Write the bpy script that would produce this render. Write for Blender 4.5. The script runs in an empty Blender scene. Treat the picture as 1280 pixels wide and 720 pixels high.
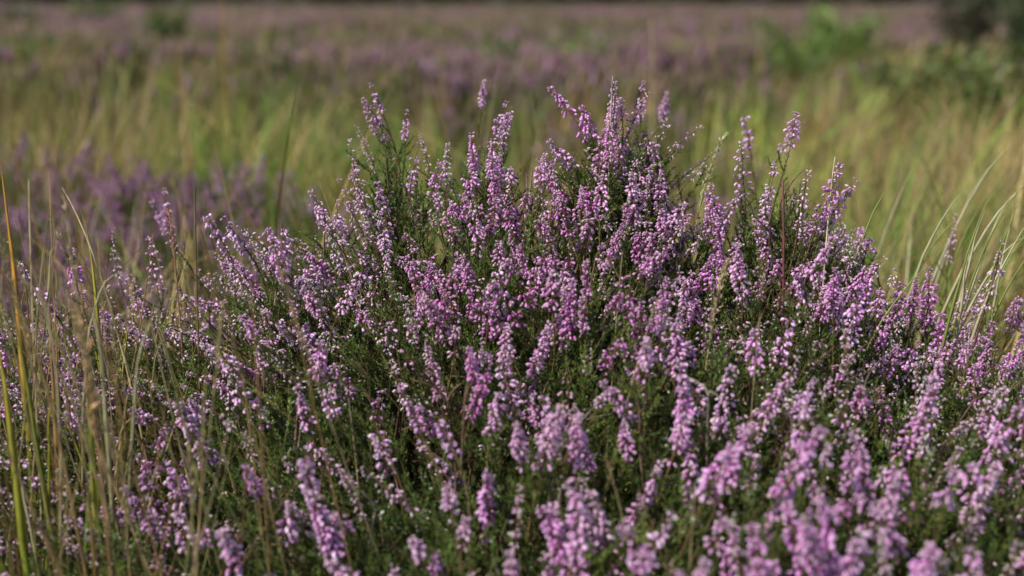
import bpy, math, random
import numpy as np
R = math.radians
rng = np.random.default_rng(11)
random.seed(4)
scene = bpy.context.scene
COL = scene.collection

# ------------------------------------------------------------------ camera
CAM = np.array([0.0, 0.0, 0.62])
PITCH = R(11.45)
SW = 36.0 / 50.0
cam_d = bpy.data.cameras.new('camera')
cam_d.lens = 50; cam_d.sensor_width = 36
cam_d.clip_start = 0.02; cam_d.clip_end = 1500
cam_d.dof.use_dof = True
cam_d.dof.focus_distance = 1.19
cam_d.dof.aperture_fstop = 3.65
cam_d.dof.aperture_blades = 7
cam = bpy.data.objects.new('camera', cam_d)
cam.location = CAM; cam.rotation_euler = (math.pi / 2 - PITCH, 0, 0)
COL.objects.link(cam); scene.camera = cam

def at(px, py, Y):
    """point seen at photograph pixel (px, py), at distance Y in front of the camera"""
    sx = (px - 640) / 1280 * SW; sy = (360 - py) / 1280 * SW
    d = np.array([sx, math.cos(PITCH) + sy * math.sin(PITCH), -math.sin(PITCH) + sy * math.cos(PITCH)])
    return CAM + d * (Y / d[1])

def px_of(x, Y, z):
    d = Y * math.cos(PITCH) - (z - CAM[2]) * math.sin(PITCH)
    return 640 + x / d / SW * 1280

# ------------------------------------------------------------------ materials
def plant_mat(name, rough=0.6, spec=0.3, trans=0.25, var=0.12, scale=900, objvar=0.0, tcol=(1, 1, 1)):
    m = bpy.data.materials.new(name); m.use_nodes = True
    nt = m.node_tree; nt.nodes.clear()
    N = nt.nodes.new; L = nt.links.new
    out = N('ShaderNodeOutputMaterial')
    att = N('ShaderNodeAttribute'); att.attribute_name = 'hue'
    tc = N('ShaderNodeTexCoord'); nz = N('ShaderNodeTexNoise')
    nz.inputs['Scale'].default_value = scale; nz.inputs['Detail'].default_value = 2
    L(tc.outputs['Object'], nz.inputs['Vector'])
    mr = N('ShaderNodeMapRange')
    mr.inputs['From Min'].default_value = 0.3; mr.inputs['From Max'].default_value = 0.7
    mr.inputs['To Min'].default_value = 1 - var; mr.inputs['To Max'].default_value = 1 + var
    L(nz.outputs['Fac'], mr.inputs['Value'])
    hsv = N('ShaderNodeHueSaturation')
    L(att.outputs['Color'], hsv.inputs['Color']); L(mr.outputs['Result'], hsv.inputs['Value'])
    if objvar:
        oi = N('ShaderNodeObjectInfo')
        m2 = N('ShaderNodeMapRange')
        m2.inputs['To Min'].default_value = 0.5 - objvar * 0.10; m2.inputs['To Max'].default_value = 0.5 + objvar * 0.10
        L(oi.outputs['Random'], m2.inputs['Value']); L(m2.outputs['Result'], hsv.inputs['Hue'])
        m3 = N('ShaderNodeMapRange')
        m3.inputs['To Min'].default_value = 1 + objvar; m3.inputs['To Max'].default_value = 1 - objvar
        L(oi.outputs['Random'], m3.inputs['Value']); L(m3.outputs['Result'], hsv.inputs['Saturation'])
    bs = N('ShaderNodeBsdfPrincipled')
    bs.inputs['Roughness'].default_value = rough
    bs.inputs['Specular IOR Level'].default_value = spec
    L(hsv.outputs['Color'], bs.inputs['Base Color'])
    if trans:
        tr = N('ShaderNodeBsdfTranslucent')
        mx0 = N('ShaderNodeMix'); mx0.data_type = 'RGBA'; mx0.blend_type = 'MULTIPLY'; mx0.inputs['Factor'].default_value = 1
        mx0.inputs['B'].default_value = (*tcol, 1)
        L(hsv.outputs['Color'], mx0.inputs['A']); L(mx0.outputs['Result'], tr.inputs['Color'])
        mix = N('ShaderNodeMixShader'); mix.inputs['Fac'].default_value = trans
        L(bs.outputs['BSDF'], mix.inputs[1]); L(tr.outputs['BSDF'], mix.inputs[2])
        L(mix.outputs['Shader'], out.inputs['Surface'])
    else:
        L(bs.outputs['BSDF'], out.inputs['Surface'])
    return m

M_PETAL = plant_mat('heather_petal', 0.34, 0.6, 0.25, 0.10, 1200, 0.16, (1, .95, 1))
M_LEAF = plant_mat('heather_leaf', 0.5, 0.35, 0.18, 0.25, 500, 0.0, (1, 1, .6))
M_BARK = plant_mat('heather_bark', 0.85, 0.15, 0.0, 0.4, 300)
M_GRASS = plant_mat('grass_blade', 0.5, 0.35, 0.25, 0.22, 60, 0.0, (1, 1, .7))
M_STRAW = plant_mat('dry_straw', 0.6, 0.3, 0.15, 0.3, 120)
M_FAR = plant_mat('far_heather', 0.7, 0.2, 0.15, 0.2, 20)
M_SHRUB = plant_mat('shrub_leaf', 0.5, 0.35, 0.25, 0.2, 12, 0.0, (1, 1, .6))

# ------------------------------------------------------------------ mesh building (triangle soup)
class MB:
    def __init__(s): s.v = []; s.f = []; s.c = []; s.m = []; s.n = 0
    def add(s, v, f, c, m=0):
        v = np.asarray(v, float); f = np.asarray(f, np.int64)
        c = np.broadcast_to(np.asarray(c, float), (len(v), 3))
        s.v.append(v); s.f.append(f + s.n); s.c.append(c); s.m.append(np.full(len(f), m, np.int32)); s.n += len(v)
    def inst(s, tv, tf, mats, locs, cols, m=0):
        """mats (N,3,3) columns = axes; cols (N,3) or (N,K,3)"""
        N, K = len(locs), len(tv)
        if N == 0: return
        v = np.einsum('nij,kj->nki', mats, tv) + locs[:, None, :]
        f = tf[None] + (np.arange(N) * K)[:, None, None]
        if cols.ndim == 2: cols = np.repeat(cols[:, None, :], K, 1)
        s.add(v.reshape(-1, 3), f.reshape(-1, 3), cols.reshape(-1, 3), m)
    def arrays(s):
        return np.concatenate(s.v), np.concatenate(s.f), np.concatenate(s.c), np.concatenate(s.m)
    def merge(s, arr, rot, loc, mul=1.0):
        v, f, c, m = arr
        s.v.append(v @ np.asarray(rot).T + loc); s.f.append(f + s.n); s.c.append(c * mul); s.m.append(m); s.n += len(v)
    def mesh(s, name, mats, smooth=True):
        v, f, c, m = s.arrays()
        me = bpy.data.meshes.new(name)
        me.vertices.add(len(v)); me.vertices.foreach_set('co', v.astype(np.float32).ravel())
        me.loops.add(len(f) * 3); me.loops.foreach_set('vertex_index', f.astype(np.int32).ravel())
        me.polygons.add(len(f))
        me.polygons.foreach_set('loop_start', np.arange(0, len(f) * 3, 3, dtype=np.int32))
        me.polygons.foreach_set('loop_total', np.full(len(f), 3, np.int32))
        for x in mats: me.materials.append(x)
        me.polygons.foreach_set('material_index', m)
        me.polygons.foreach_set('use_smooth', np.full(len(f), smooth))
        a = me.attributes.new('hue', 'FLOAT_COLOR', 'POINT')
        a.data.foreach_set('color', np.concatenate([np.clip(c, 0, 1), np.ones((len(c), 1))], 1).astype(np.float32).ravel())
        me.update()
        return me

def link(name, data, parent=None):
    o = bpy.data.objects.new(name, data); COL.objects.link(o)
    if parent: o.parent = parent
    return o
def tag(o, label=None, cat=None, group=None, kind=None):
    if label: o['label'] = label
    if cat: o['category'] = cat
    if group: o['group'] = group
    if kind: o['kind'] = kind
    return o

def norm(v): return v / (np.linalg.norm(v, axis=-1, keepdims=True) + 1e-12)
def frames(z, spin=None):
    """matrices (N,3,3) whose third column is z"""
    z = norm(np.atleast_2d(z)); N = len(z)
    a = np.where(np.abs(z[:, 2:3]) > .95, [[1., 0, 0]], [[0., 0, 1]])
    x = norm(np.cross(a, z)); y = np.cross(z, x)
    if spin is not None:
        c, s_ = np.cos(spin)[:, None], np.sin(spin)[:, None]
        x, y = x * c + y * s_, -x * s_ + y * c
    return np.stack([x, y, z], 2)

def tube(mb, pts, rad, col, m=0, k=4):
    pts = np.asarray(pts, float); n = len(pts)
    rad = np.broadcast_to(np.asarray(rad, float), (n,))
    t = np.gradient(pts, axis=0); fr = frames(t)
    # keep frames from flipping
    a = np.arange(k) * 2 * math.pi / k
    ring = np.stack([np.cos(a), np.sin(a), 0 * a], 1)
    x = fr[0, :, 0]; vs = []
    for i in range(n):
        z = norm(t[i]); x = norm(x - z * np.dot(x, z)); y = np.cross(z, x)
        vs.append(pts[i] + rad[i] * (np.cos(a)[:, None] * x + np.sin(a)[:, None] * y))
    v = np.concatenate(vs); f = []
    for i in range(n - 1):
        for j in range(k):
            p, q = i * k + j, i * k + (j + 1) % k
            f += [(p, q, q + k), (p, q + k, p + k)]
    c = np.asarray(col, float)
    if c.ndim == 2: c = np.repeat(c, k, 0)
    mb.add(v, np.array(f), c, m)

def bez(p0, p1, p2, n):
    t = np.linspace(0, 1, n)[:, None]
    return (1 - t) ** 2 * np.asarray(p0) + 2 * t * (1 - t) * np.asarray(p1) + t * t * np.asarray(p2)

def vary(col, n, dv=.18, dh=.06):
    c = np.asarray(col)[None] * (1 + rng.normal(0, dv, (n, 1))) * (1 + rng.normal(0, dh, (n, 3)))
    return np.clip(c, .004, .95)

# ------------------------------------------------------------------ templates
def lathe_bell():
    """bell flower along +z (mouth at z=1), unit length"""
    k = 6; prof = [(0.0, 0.10), (0.22, 0.27), (0.60, 0.335), (0.84, 0.25)]
    v = []; tmix = []
    for z, r in prof:
        for j in range(k):
            a = j * 2 * math.pi / k; v.append((r * math.cos(a), r * math.sin(a), z)); tmix.append(z)
    for j in range(k):                       # petal tips
        a = (j + .5) * 2 * math.pi / k; r = 0.30 if j % 2 else 0.20; v.append((r * math.cos(a), r * math.sin(a), 1.06)); tmix.append(1)
    f = []
    for i in range(len(prof) - 1):
        for j in range(k):
            p, q = i * k + j, i * k + (j + 1) % k
            f += [(p, q, q + k), (p, q + k, p + k)]
    b = (len(prof) - 1) * k
    for j in range(k): f.append((b + j, b + (j + 1) % k, len(prof) * k + j))
    v.append((0, 0, .55)); tmix.append(.3); c = len(v) - 1    # dark throat
    for j in range(k): f.append((b + j, c, b + (j + 1) % k))
    return np.array(v), np.array(f), np.array(tmix)
BELL = lathe_bell()
LEAF_V = np.array([(0, 0, 0), (.16, .05, .42), (0, -.06, .45), (-.16, .05, .42), (0, .03, 1)], float)
LEAF_F = np.array([(0, 1, 2), (0, 2, 3), (1, 4, 2), (2, 4, 3)])
NEED_V = np.array([(0, .0, 0), (.11, 0, .45), (-.11, 0, .45), (0, .06, 1)], float)
NEED_F = np.array([(0, 1, 2), (1, 3, 2)])

GREENS = np.array([(.086, .150, .024), (.125, .200, .034), (.062, .108, .023), (.175, .225, .042), (.150, .120, .046)])
def leaf_cols(n, tint=None):
    base = GREENS[rng.choice(len(GREENS), p=[.34, .26, .2, .12, .08])] if tint is None else np.asarray(tint)
    return vary(base, n, .22, .10)

def axis_curve(L, bend, n=40):
    t = np.linspace(0, 1, n); az = rng.uniform(0, 2 * math.pi)
    off = bend * L * t ** 2
    wob = .012 * L * np.sin(t * rng.uniform(4, 8) + rng.uniform(0, 6))
    return np.stack([off * math.cos(az) + wob, off * math.sin(az) - wob, L * t], 1)
def sample(curve, s):
    t = np.linspace(0, 1, len(curve))
    return np.stack([np.interp(s, t, curve[:, i]) for i in range(3)], 1)

def leafy(mb, curve, s0, s1, per_m, size, mslot, tint=None, spread=.8):
    L = np.linalg.norm(np.diff(curve, axis=0), axis=1).sum()
    n = max(4, int(per_m * L * (s1 - s0)))
    s = np.sort(rng.uniform(s0, s1, n)); p = sample(curve, s)
    tan = norm(sample(curve, np.minimum(s + .02, 1)) - sample(curve, np.maximum(s - .02, 0)))
    az = np.arange(n) * 1.62 + rng.normal(0, .4, n)
    fr = frames(tan)
    rad = fr[:, :, 0] * np.cos(az)[:, None] + fr[:, :, 1] * np.sin(az)[:, None]
    d = norm(rad * rng.uniform(spread * .6, spread * 1.3, (n, 1)) + tan)
    sz = size * rng.uniform(.65, 1.25, n) * np.where(s > .95 * s1, .7, 1)
    mats = frames(d, rng.uniform(0, 6.3, n)) * sz[:, None, None]
    mb.inst(NEED_V, NEED_F, mats, p, leaf_cols(n, tint), mslot)

PINK = {
 'pale':   [((.71, .385, .66), .50), ((.81, .61, .76), .30), ((.62, .27, .55), .20)],
 'pink':   [((.67, .255, .59), .52), ((.77, .44, .69), .30), ((.55, .15, .44), .18)],
 'deep':   [((.54, .11, .40), .55), ((.66, .24, .54), .30), ((.40, .06, .27), .15)],
 'bud':    [((.72, .58, .60), .50), ((.66, .60, .48), .25), ((.58, .28, .46), .25)],
 'dry':    [((.45, .27, .20), .45), ((.66, .50, .44), .35), ((.52, .25, .36), .20)],
}
def make_spike(kind, L, fl, bend):
    """one flowering shoot: leafy stem below, raceme of bells above. slots 0 petal 1 leaf 2 bark"""
    mb = MB()
    cv = axis_curve(L, bend); s1 = .985; s0 = 1 - fl / L
    tube(mb, cv[::4], np.linspace(.0011, .0004, len(cv[::4])), (.14, .085, .045), 2, 4)
    dens = {'pale': 1300, 'pink': 1450, 'deep': 1450, 'bud': 760, 'dry': 850}[kind]
    n = int(dens * fl)
    s = np.sort(s0 + (s1 - s0) * rng.uniform(0, 1, n) ** .9)
    if kind in ('bud', 'dry') or rng.uniform() < .4:      # lumpy, in whorls
        w = rng.uniform(.006, .010) / L
        s = s + .25 * w * np.sin(s / w * 2 * math.pi)
    for g in range(rng.integers(0, 3)):                   # bare stretches where flowers have dropped
        g0 = rng.uniform(s0, s1); s = s[(np.abs(s - g0) > rng.uniform(.003, .007) / L) | (rng.uniform(0, 1, len(s)) < .2)]
    n = len(s); fat = rng.uniform(.7, 1.15); bsz = rng.uniform(.85, 1.12)
    u = (s - s0) / (s1 - s0)
    p = sample(cv, s)
    tan = norm(sample(cv, np.minimum(s + .02, 1)) - sample(cv, np.maximum(s - .02, 0)))
    side = rng.uniform(0, 6.3)
    az = np.arange(n) * 2.4 + rng.normal(0, .5, n)
    az = side + ((az + math.pi) % (2 * math.pi) - math.pi) * rng.uniform(.75, 1.0)
    fr = frames(tan)
    rad = fr[:, :, 0] * np.cos(az)[:, None] + fr[:, :, 1] * np.sin(az)[:, None]
    env = np.clip((1 - u) / .45, .25, 1) * np.clip(u / .06 + .6, .5, 1)
    rr = env * rng.uniform(.0016, .0058, n) * fat
    if kind == 'bud': rr *= .72
    droop = np.where(u > .85, rng.uniform(-.5, .5, n), rng.uniform(.05, 1.15, n))
    d = norm(rad * rng.uniform(.5, 1.0, (n, 1)) - np.array([[0, 0, 1]]) * droop[:, None])
    sz = {'pale': .0040, 'pink': .0041, 'deep': .0039, 'bud': .0033, 'dry': .0033}[kind] * (.62 + .38 * env) * rng.uniform(.72, 1.22, n) * bsz
    loc = p + rad * rr[:, None] + tan * (rr[:, None] * .6)
    pal = PINK[kind]; idx = rng.choice(len(pal), n, p=[w for _, w in pal])
    base = np.array([c for c, _ in pal])[idx] * (1 + rng.normal(0, .10, (n, 1)))
    spent = (rng.uniform(0, 1, n) < np.where(u < .3, .10, .02))[:, None]
    base = np.where(spent, np.array([[.36, .20, .13]]) * (1 + rng.normal(0, .2, (n, 1))), base)
    pale_top = (u > .84)[:, None]
    base = np.where(pale_top, base * .6 + .4 * np.array([.62, .52, .50]), base)
    tip = base * .58 + .42 * np.array([.88, .74, .86])           # paler petal edge
    root = base * np.array([.85, .60, .74])
    tm = BELL[2][None, :, None]
    cols = root[:, None] * (1 - tm) + tip[:, None] * tm
    wid = rng.uniform(.85, 1.15, n) * (1.08 if kind in ('pale', 'pink', 'deep') else .95)
    mats = frames(d, rng.uniform(0, 6.3, n)) * sz[:, None, None]
    mats[:, :, :2] *= wid[:, None, None]
    mb.inst(BELL[0], BELL[1], mats, loc, np.clip(cols, 0, .9), 0)
    # thin pedicels and small leaves between the bells
    k = int(n * .8); q = rng.integers(0, n, k)
    dirs = norm(rad[q] + tan[q] * rng.uniform(.2, 1, (k, 1)))
    mm = frames(dirs, rng.uniform(0, 6.3, k)) * rng.uniform(.0022, .0042, (k, 1, 1))
    mb.inst(NEED_V, NEED_F, mm, p[q], leaf_cols(k), 1)
    tint = GREENS[rng.choice(5)]
    leafy(mb, cv, 0.05, s0 + .03, 1500, .0036, 1, tint)
    leafy(mb, cv, s0, 1, 500, .0030, 1, tint)
    for i in range(rng.integers(3, 7)):                          # short axillary shoots
        s_ = rng.uniform(.15, max(.2, s0)); b = sample(cv, np.array([s_]))[0]; a = rng.uniform(0, 6.3)
        l = rng.uniform(.012, .028); e = b + np.array([math.cos(a) * .55, math.sin(a) * .55, .8]) * l
        c2 = bez(b, b + (e - b) * .5 + np.array([0, 0, -.002]), e, 6)
        tube(mb, c2, .0004, (.10, .10, .035), 2, 3)
        leafy(mb, c2, .1, 1, 2300, .0030, 1, tint)
    return mb

def make_shoot(L, nside, tint):
    """green leafy shoot with side shoots. slots 0 leaf 1 bark"""
    mb = MB(); cv = axis_curve(L, rng.uniform(-.2, .25), 24)
    tube(mb, cv[::4], np.linspace(.0011, .0004, len(cv[::4])), (.13, .08, .04), 1, 3)
    leafy(mb, cv, .1, 1, 1300, .0042, 0, tint, .9)
    for i in range(nside):
        s_ = rng.uniform(.12, .9); b = sample(cv, np.array([s_]))[0]; a = rng.uniform(0, 6.3)
        l = rng.uniform(.018, .045) * (1.15 - .6 * s_)
        e = b + np.array([math.cos(a) * .6, math.sin(a) * .6, .78]) * l
        c2 = bez(b, b + (e - b) * .5 + np.array([0, 0, -.003]), e, 6)
        tube(mb, c2, .0004, (.11, .10, .035), 1, 3)
        leafy(mb, c2, .08, 1, 1500, .0036, 0, tint, .85)
    if rng.uniform() < .35:                       # scattered tiny closed buds
        n = rng.integers(4, 16); s = rng.uniform(.35, 1, n); p = sample(cv, s) + rng.normal(0, .0018, (n, 3))
        d = norm(rng.normal(0, 1, (n, 3)) + np.array([0, 0, .3]))
        mats = frames(d, rng.uniform(0, 6.3, n)) * (.0026 * rng.uniform(.7, 1.2, n))[:, None, None]
        mb.inst(BELL[0], BELL[1], mats, p, vary(PINK['bud'][rng.integers(0, 3)][0], n, .12, .05), 2)
    return mb

SPIKES = {}
for kind, cnt in (('pale', 14), ('pink', 15), ('deep', 9), ('bud', 14), ('dry', 6)):
    SPIKES[kind] = []
    for i in range(cnt):
        fl = {'bud': rng.uniform(.03, .075), 'dry': rng.uniform(.03, .06)}.get(kind, rng.uniform(.024, .066))
        L = fl + rng.uniform(.06, .10)
        mb = make_spike(kind, L, fl, rng.uniform(-.25, .45))
        SPIKES[kind].append((mb.mesh('flower_spike_' + kind, [M_PETAL, M_LEAF, M_BARK]), L, fl, mb.arrays()))
SHOOTS = []
for i in range(16):
    L = rng.uniform(.075, .14)
    SHOOTS.append((make_shoot(L, rng.integers(7, 13), GREENS[[0, 1, 2, 0, 3, 1, 0, 4, 2, 1, 3, 0, 2, 1, 0, 4][i]]).arrays(), L))

# ------------------------------------------------------------------ canopy of the heather in front
SIL_X = [-300, 0, 100, 170, 250, 300, 400, 450, 520, 560, 600, 640, 680, 720, 765, 810, 845, 880, 925, 985, 1040, 1075, 1100, 1200, 1280, 1600]
SIL_Y = [410, 380, 370, 345, 298, 270, 238, 226, 212, 196, 176, 170, 178, 168, 152, 165, 215, 235, 228, 232, 250, 288, 325, 348, 362, 390]
YR = 1.24
def near_of(px): return np.interp(px, [-300, 150, 500, 750, 950, 1100, 1600], [.88, .87, .84, .81, .77, .745, .75])
def drop_of(px, Y):
    py = np.interp(px, SIL_X, SIL_Y)
    dr = YR * np.tan(PITCH - np.arctan((360 - py) / 1280 * SW))
    yn = near_of(px); dn = yn * math.tan(R(22.9))
    t = np.clip((Y - yn) / (YR - yn), -.3, 1)
    tt = np.sign(t) * np.abs(t) ** 1.05
    return dn * (1 - tt) + dr * tt + np.maximum(Y - YR, 0) * 1.1
def canopy_z(x, Y):
    px = 640 + x / (Y * 1.02) / SW * 1280
    b = .012 * np.sin(x * 31 + 1.3) * np.cos(Y * 27 + x * 9) + .008 * np.sin(x * 63 + Y * 41)
    return CAM[2] - drop_of(px, Y) + b

def on_canopy(px, py, Y0, lift=.0):
    """distance at which the line of sight through (px, py) meets the canopy of the mound"""
    if py < 300: return Y0
    for Y in np.arange(.70, 1.30, .004):
        q = at(px, py, Y)
        if q[2] <= canopy_z(q[0], Y) + lift: return float(Y)
    return Y0
PLANTS = [  # canopy centre pixel, distance, leaning, flower mix, label
 ('pl', 480, 210, 1.25, 'heather plant at the back whose thin curved sprig makes the left peak of the skyline'),
 ('pm', 606, 190, 1.24, 'heather plant with pale upright spikes forming the middle peak between two higher ones'),
 ('pt', 766, 185, 1.24, 'tallest heather plant, a dense plume of pink spikes with dried tips on its right'),
 ('pr', 985, 250, 1.23, 'heather plant with one lone spike standing high beside a fat tilted double spike'),
 ('ls', 345, 290, 1.20, 'rounded heather plant on the left shoulder of the mound with lilac clustered tips'),
 ('lf', 190, 390, 1.10, 'sparse heather plant with thin spikes tilting left among dry straw stalks'),
 ('le', 40, 380, 1.14, 'heather plant at the left edge partly hidden behind the tall yellow grass blades'),
 ('ml', 455, 345, 1.12, 'dark green heather plant with many small whitish buds below the left peak'),
 ('mc', 668, 330, 1.12, 'heather plant with the deepest magenta flowers in the middle of the mound'),
 ('mr', 850, 335, 1.12, 'green leafy heather plant with few flowers just below the tallest plume'),
 ('rc', 1060, 400, 1.08, 'heather plant with short pink spikes below the lone high spike'),
 ('re', 1225, 395, 1.10, 'reddish pink heather plant at the right edge under the bleached arching straw'),
 ('bl', 80, 600, 0.90, 'thin flowered heather plant at the lower left corner behind brown seed stalks'),
 ('lm', 300, 500, 0.97, 'heather plant with long lilac spikes slanting down towards the right, left of centre'),
 ('cm', 530, 520, 0.96, 'heather plant with wide dark green gaps between its flower spikes, lower centre'),
 ('cn', 700, 600, 0.86, 'blurred heather plant with paired thick spikes near the bottom centre'),
 ('rm', 880, 510, 0.95, 'heather plant with fluffy lilac heads between the bottom centre and right corner plants'),
 ('rn', 1075, 620, 0.82, 'nearest heather plant, a big soft blurred mass of bright pink spikes'),
 ('rx', 1240, 560, 0.90, 'heather plant in the lower right corner with loose spikes and bare brown twigs'),
 ('lb', 330, 680, 0.80, 'out of focus heather plant at the bottom edge with spikes leaning left'),
 ('cb', 860, 700, 0.76, 'heather plant cut by the bottom edge with pale blurred spikes over dark leaves'),
]
MIX = {'pl': 'ppbbd', 'pm': 'pkgb', 'pt': 'kkgdb', 'pr': 'kpkb', 'ls': 'ppkbb', 'lf': 'pbbkd', 'le': 'pkb', 'ml': 'pbbkg', 'mc': 'ggggk',
       'mr': 'kbkgg', 'rc': 'kpkgb', 're': 'gkbk', 'bl': 'ppbd', 'lm': 'ppkb', 'cm': 'pkpb', 'cn': 'kpk', 'rm': 'kpp', 'rn': 'kkp', 'rx': 'kpb', 'lb': 'kpp', 'cb': 'kp'}
KIND = {'p': 'pale', 'k': 'pink', 'g': 'deep', 'b': 'bud', 'd': 'dry'}
HE = 'heather plants flowering in front'
P = []
for key, px, py, Y, label in PLANTS:
    Y = on_canopy(px, py, Y); c = at(px, py, Y)
    root_xy = np.array([c[0] * .93, c[1] + .03])
    e = link('heather_plant', None); e.location = (root_xy[0], root_xy[1], 0)
    tag(e, label, 'heather', HE)
    P.append(dict(key=key, c=c, root=np.array([root_xy[0], root_xy[1], 0.0]), ob=e, spikes=[], shoots=[]))
CEN = np.array([p['c'][:2] for p in P])
BYKEY = {p['key']: p for p in P}

def owner(xy):
    d = np.linalg.norm((CEN - xy) * np.array([1.0, 1.25]), axis=1) + rng.normal(0, .012, len(P))
    return P[int(np.argmin(d))]

def lean_at(x, Y):
    """direction in which the shoots of the mound tilt at this place: outwards from its middle"""
    px = 640 + x / (Y * 1.02) / SW * 1280
    lx = np.interp(px, [-200, 60, 200, 330, 480, 620, 760, 860, 1000, 1280], [-.95, -.95, -.9, -.75, -.38, -.10, .05, .22, .18, .25])
    fade = np.clip((Y - .62) / .35, .7, 1)
    ly = np.interp(Y, [.65, .9, 1.1, 1.25, 1.4], [-.05, -.12, -.15, .02, .35])
    return lx * fade, ly

def add_spike(p, tip, d, kind, scale=1.0, which=None, spin=None):
    lst = SPIKES[kind]; me, L, fl, _ = sorted(lst, key=lambda q: -q[2])[rng.integers(0, len(lst)) if which is None else (rng.integers(0, max(2, int(len(lst) * which))) if which > 0 else len(lst) - 1 - rng.integers(0, max(2, int(-len(lst) * which))))]
    p['spikes'].append((me, L, np.asarray(tip, float), norm(np.asarray(d, float)), scale, spin))

# scattered spikes over the whole canopy
def dens_noise(x, Y):
    return .5 + .5 * math.sin(x * 23 + 2.1 + 3 * math.sin(Y * 11)) * math.cos(Y * 29 + 1.7 * math.sin(x * 13))
pts = []
tries = 0
while len(pts) < 1050 and tries < 60000:
    tries += 1
    Y = .68 + .66 * rng.uniform() ** .72
    x = rng.uniform(-1, 1) * (.42 * Y + .04)
    dn = dens_noise(x, Y)
    px = 640 + x / (Y * 1.02) / SW * 1280
    if rng.uniform() > (.15 + 1.0 * dn) * np.interp(px, [0, 230, 330], [.7, .75, 1]): continue
    sep = np.interp(Y, [.75, .95, 1.1], [.0245, .0205, .0126]) * (1.42 - .5 * dn)
    if any((x - a) ** 2 + (Y - b) ** 2 < sep ** 2 for a, b in pts): continue
    pts.append((x, Y))
for x, Y in pts:
    lx, ly = lean_at(x, Y)
    z = float(canopy_z(np.array(x), np.array(Y))) + (rng.normal(-.004, .016) if Y < 1.1 else rng.normal(-.012, .009))
    p = owner(np.array([x, Y]))
    kind = KIND[random.choice(MIX[p['key']])]
    r_ = rng.uniform(); kind = 'bud' if r_ < .24 else ('dry' if r_ < .30 else kind)
    if abs(px_of(x, Y, z) - 650) < 150 and .98 < Y < 1.22 and rng.uniform() < .42: kind = 'deep'
    d = np.array([lx + rng.normal(0, .22), ly + rng.normal(0, .20), 1.0])
    add_spike(p, (x, Y, z), d, kind, rng.uniform(.72, 1.12) * np.interp(Y, [.85, 1.05], [1, .84]), -.75 if Y > 1.03 else None)

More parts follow.
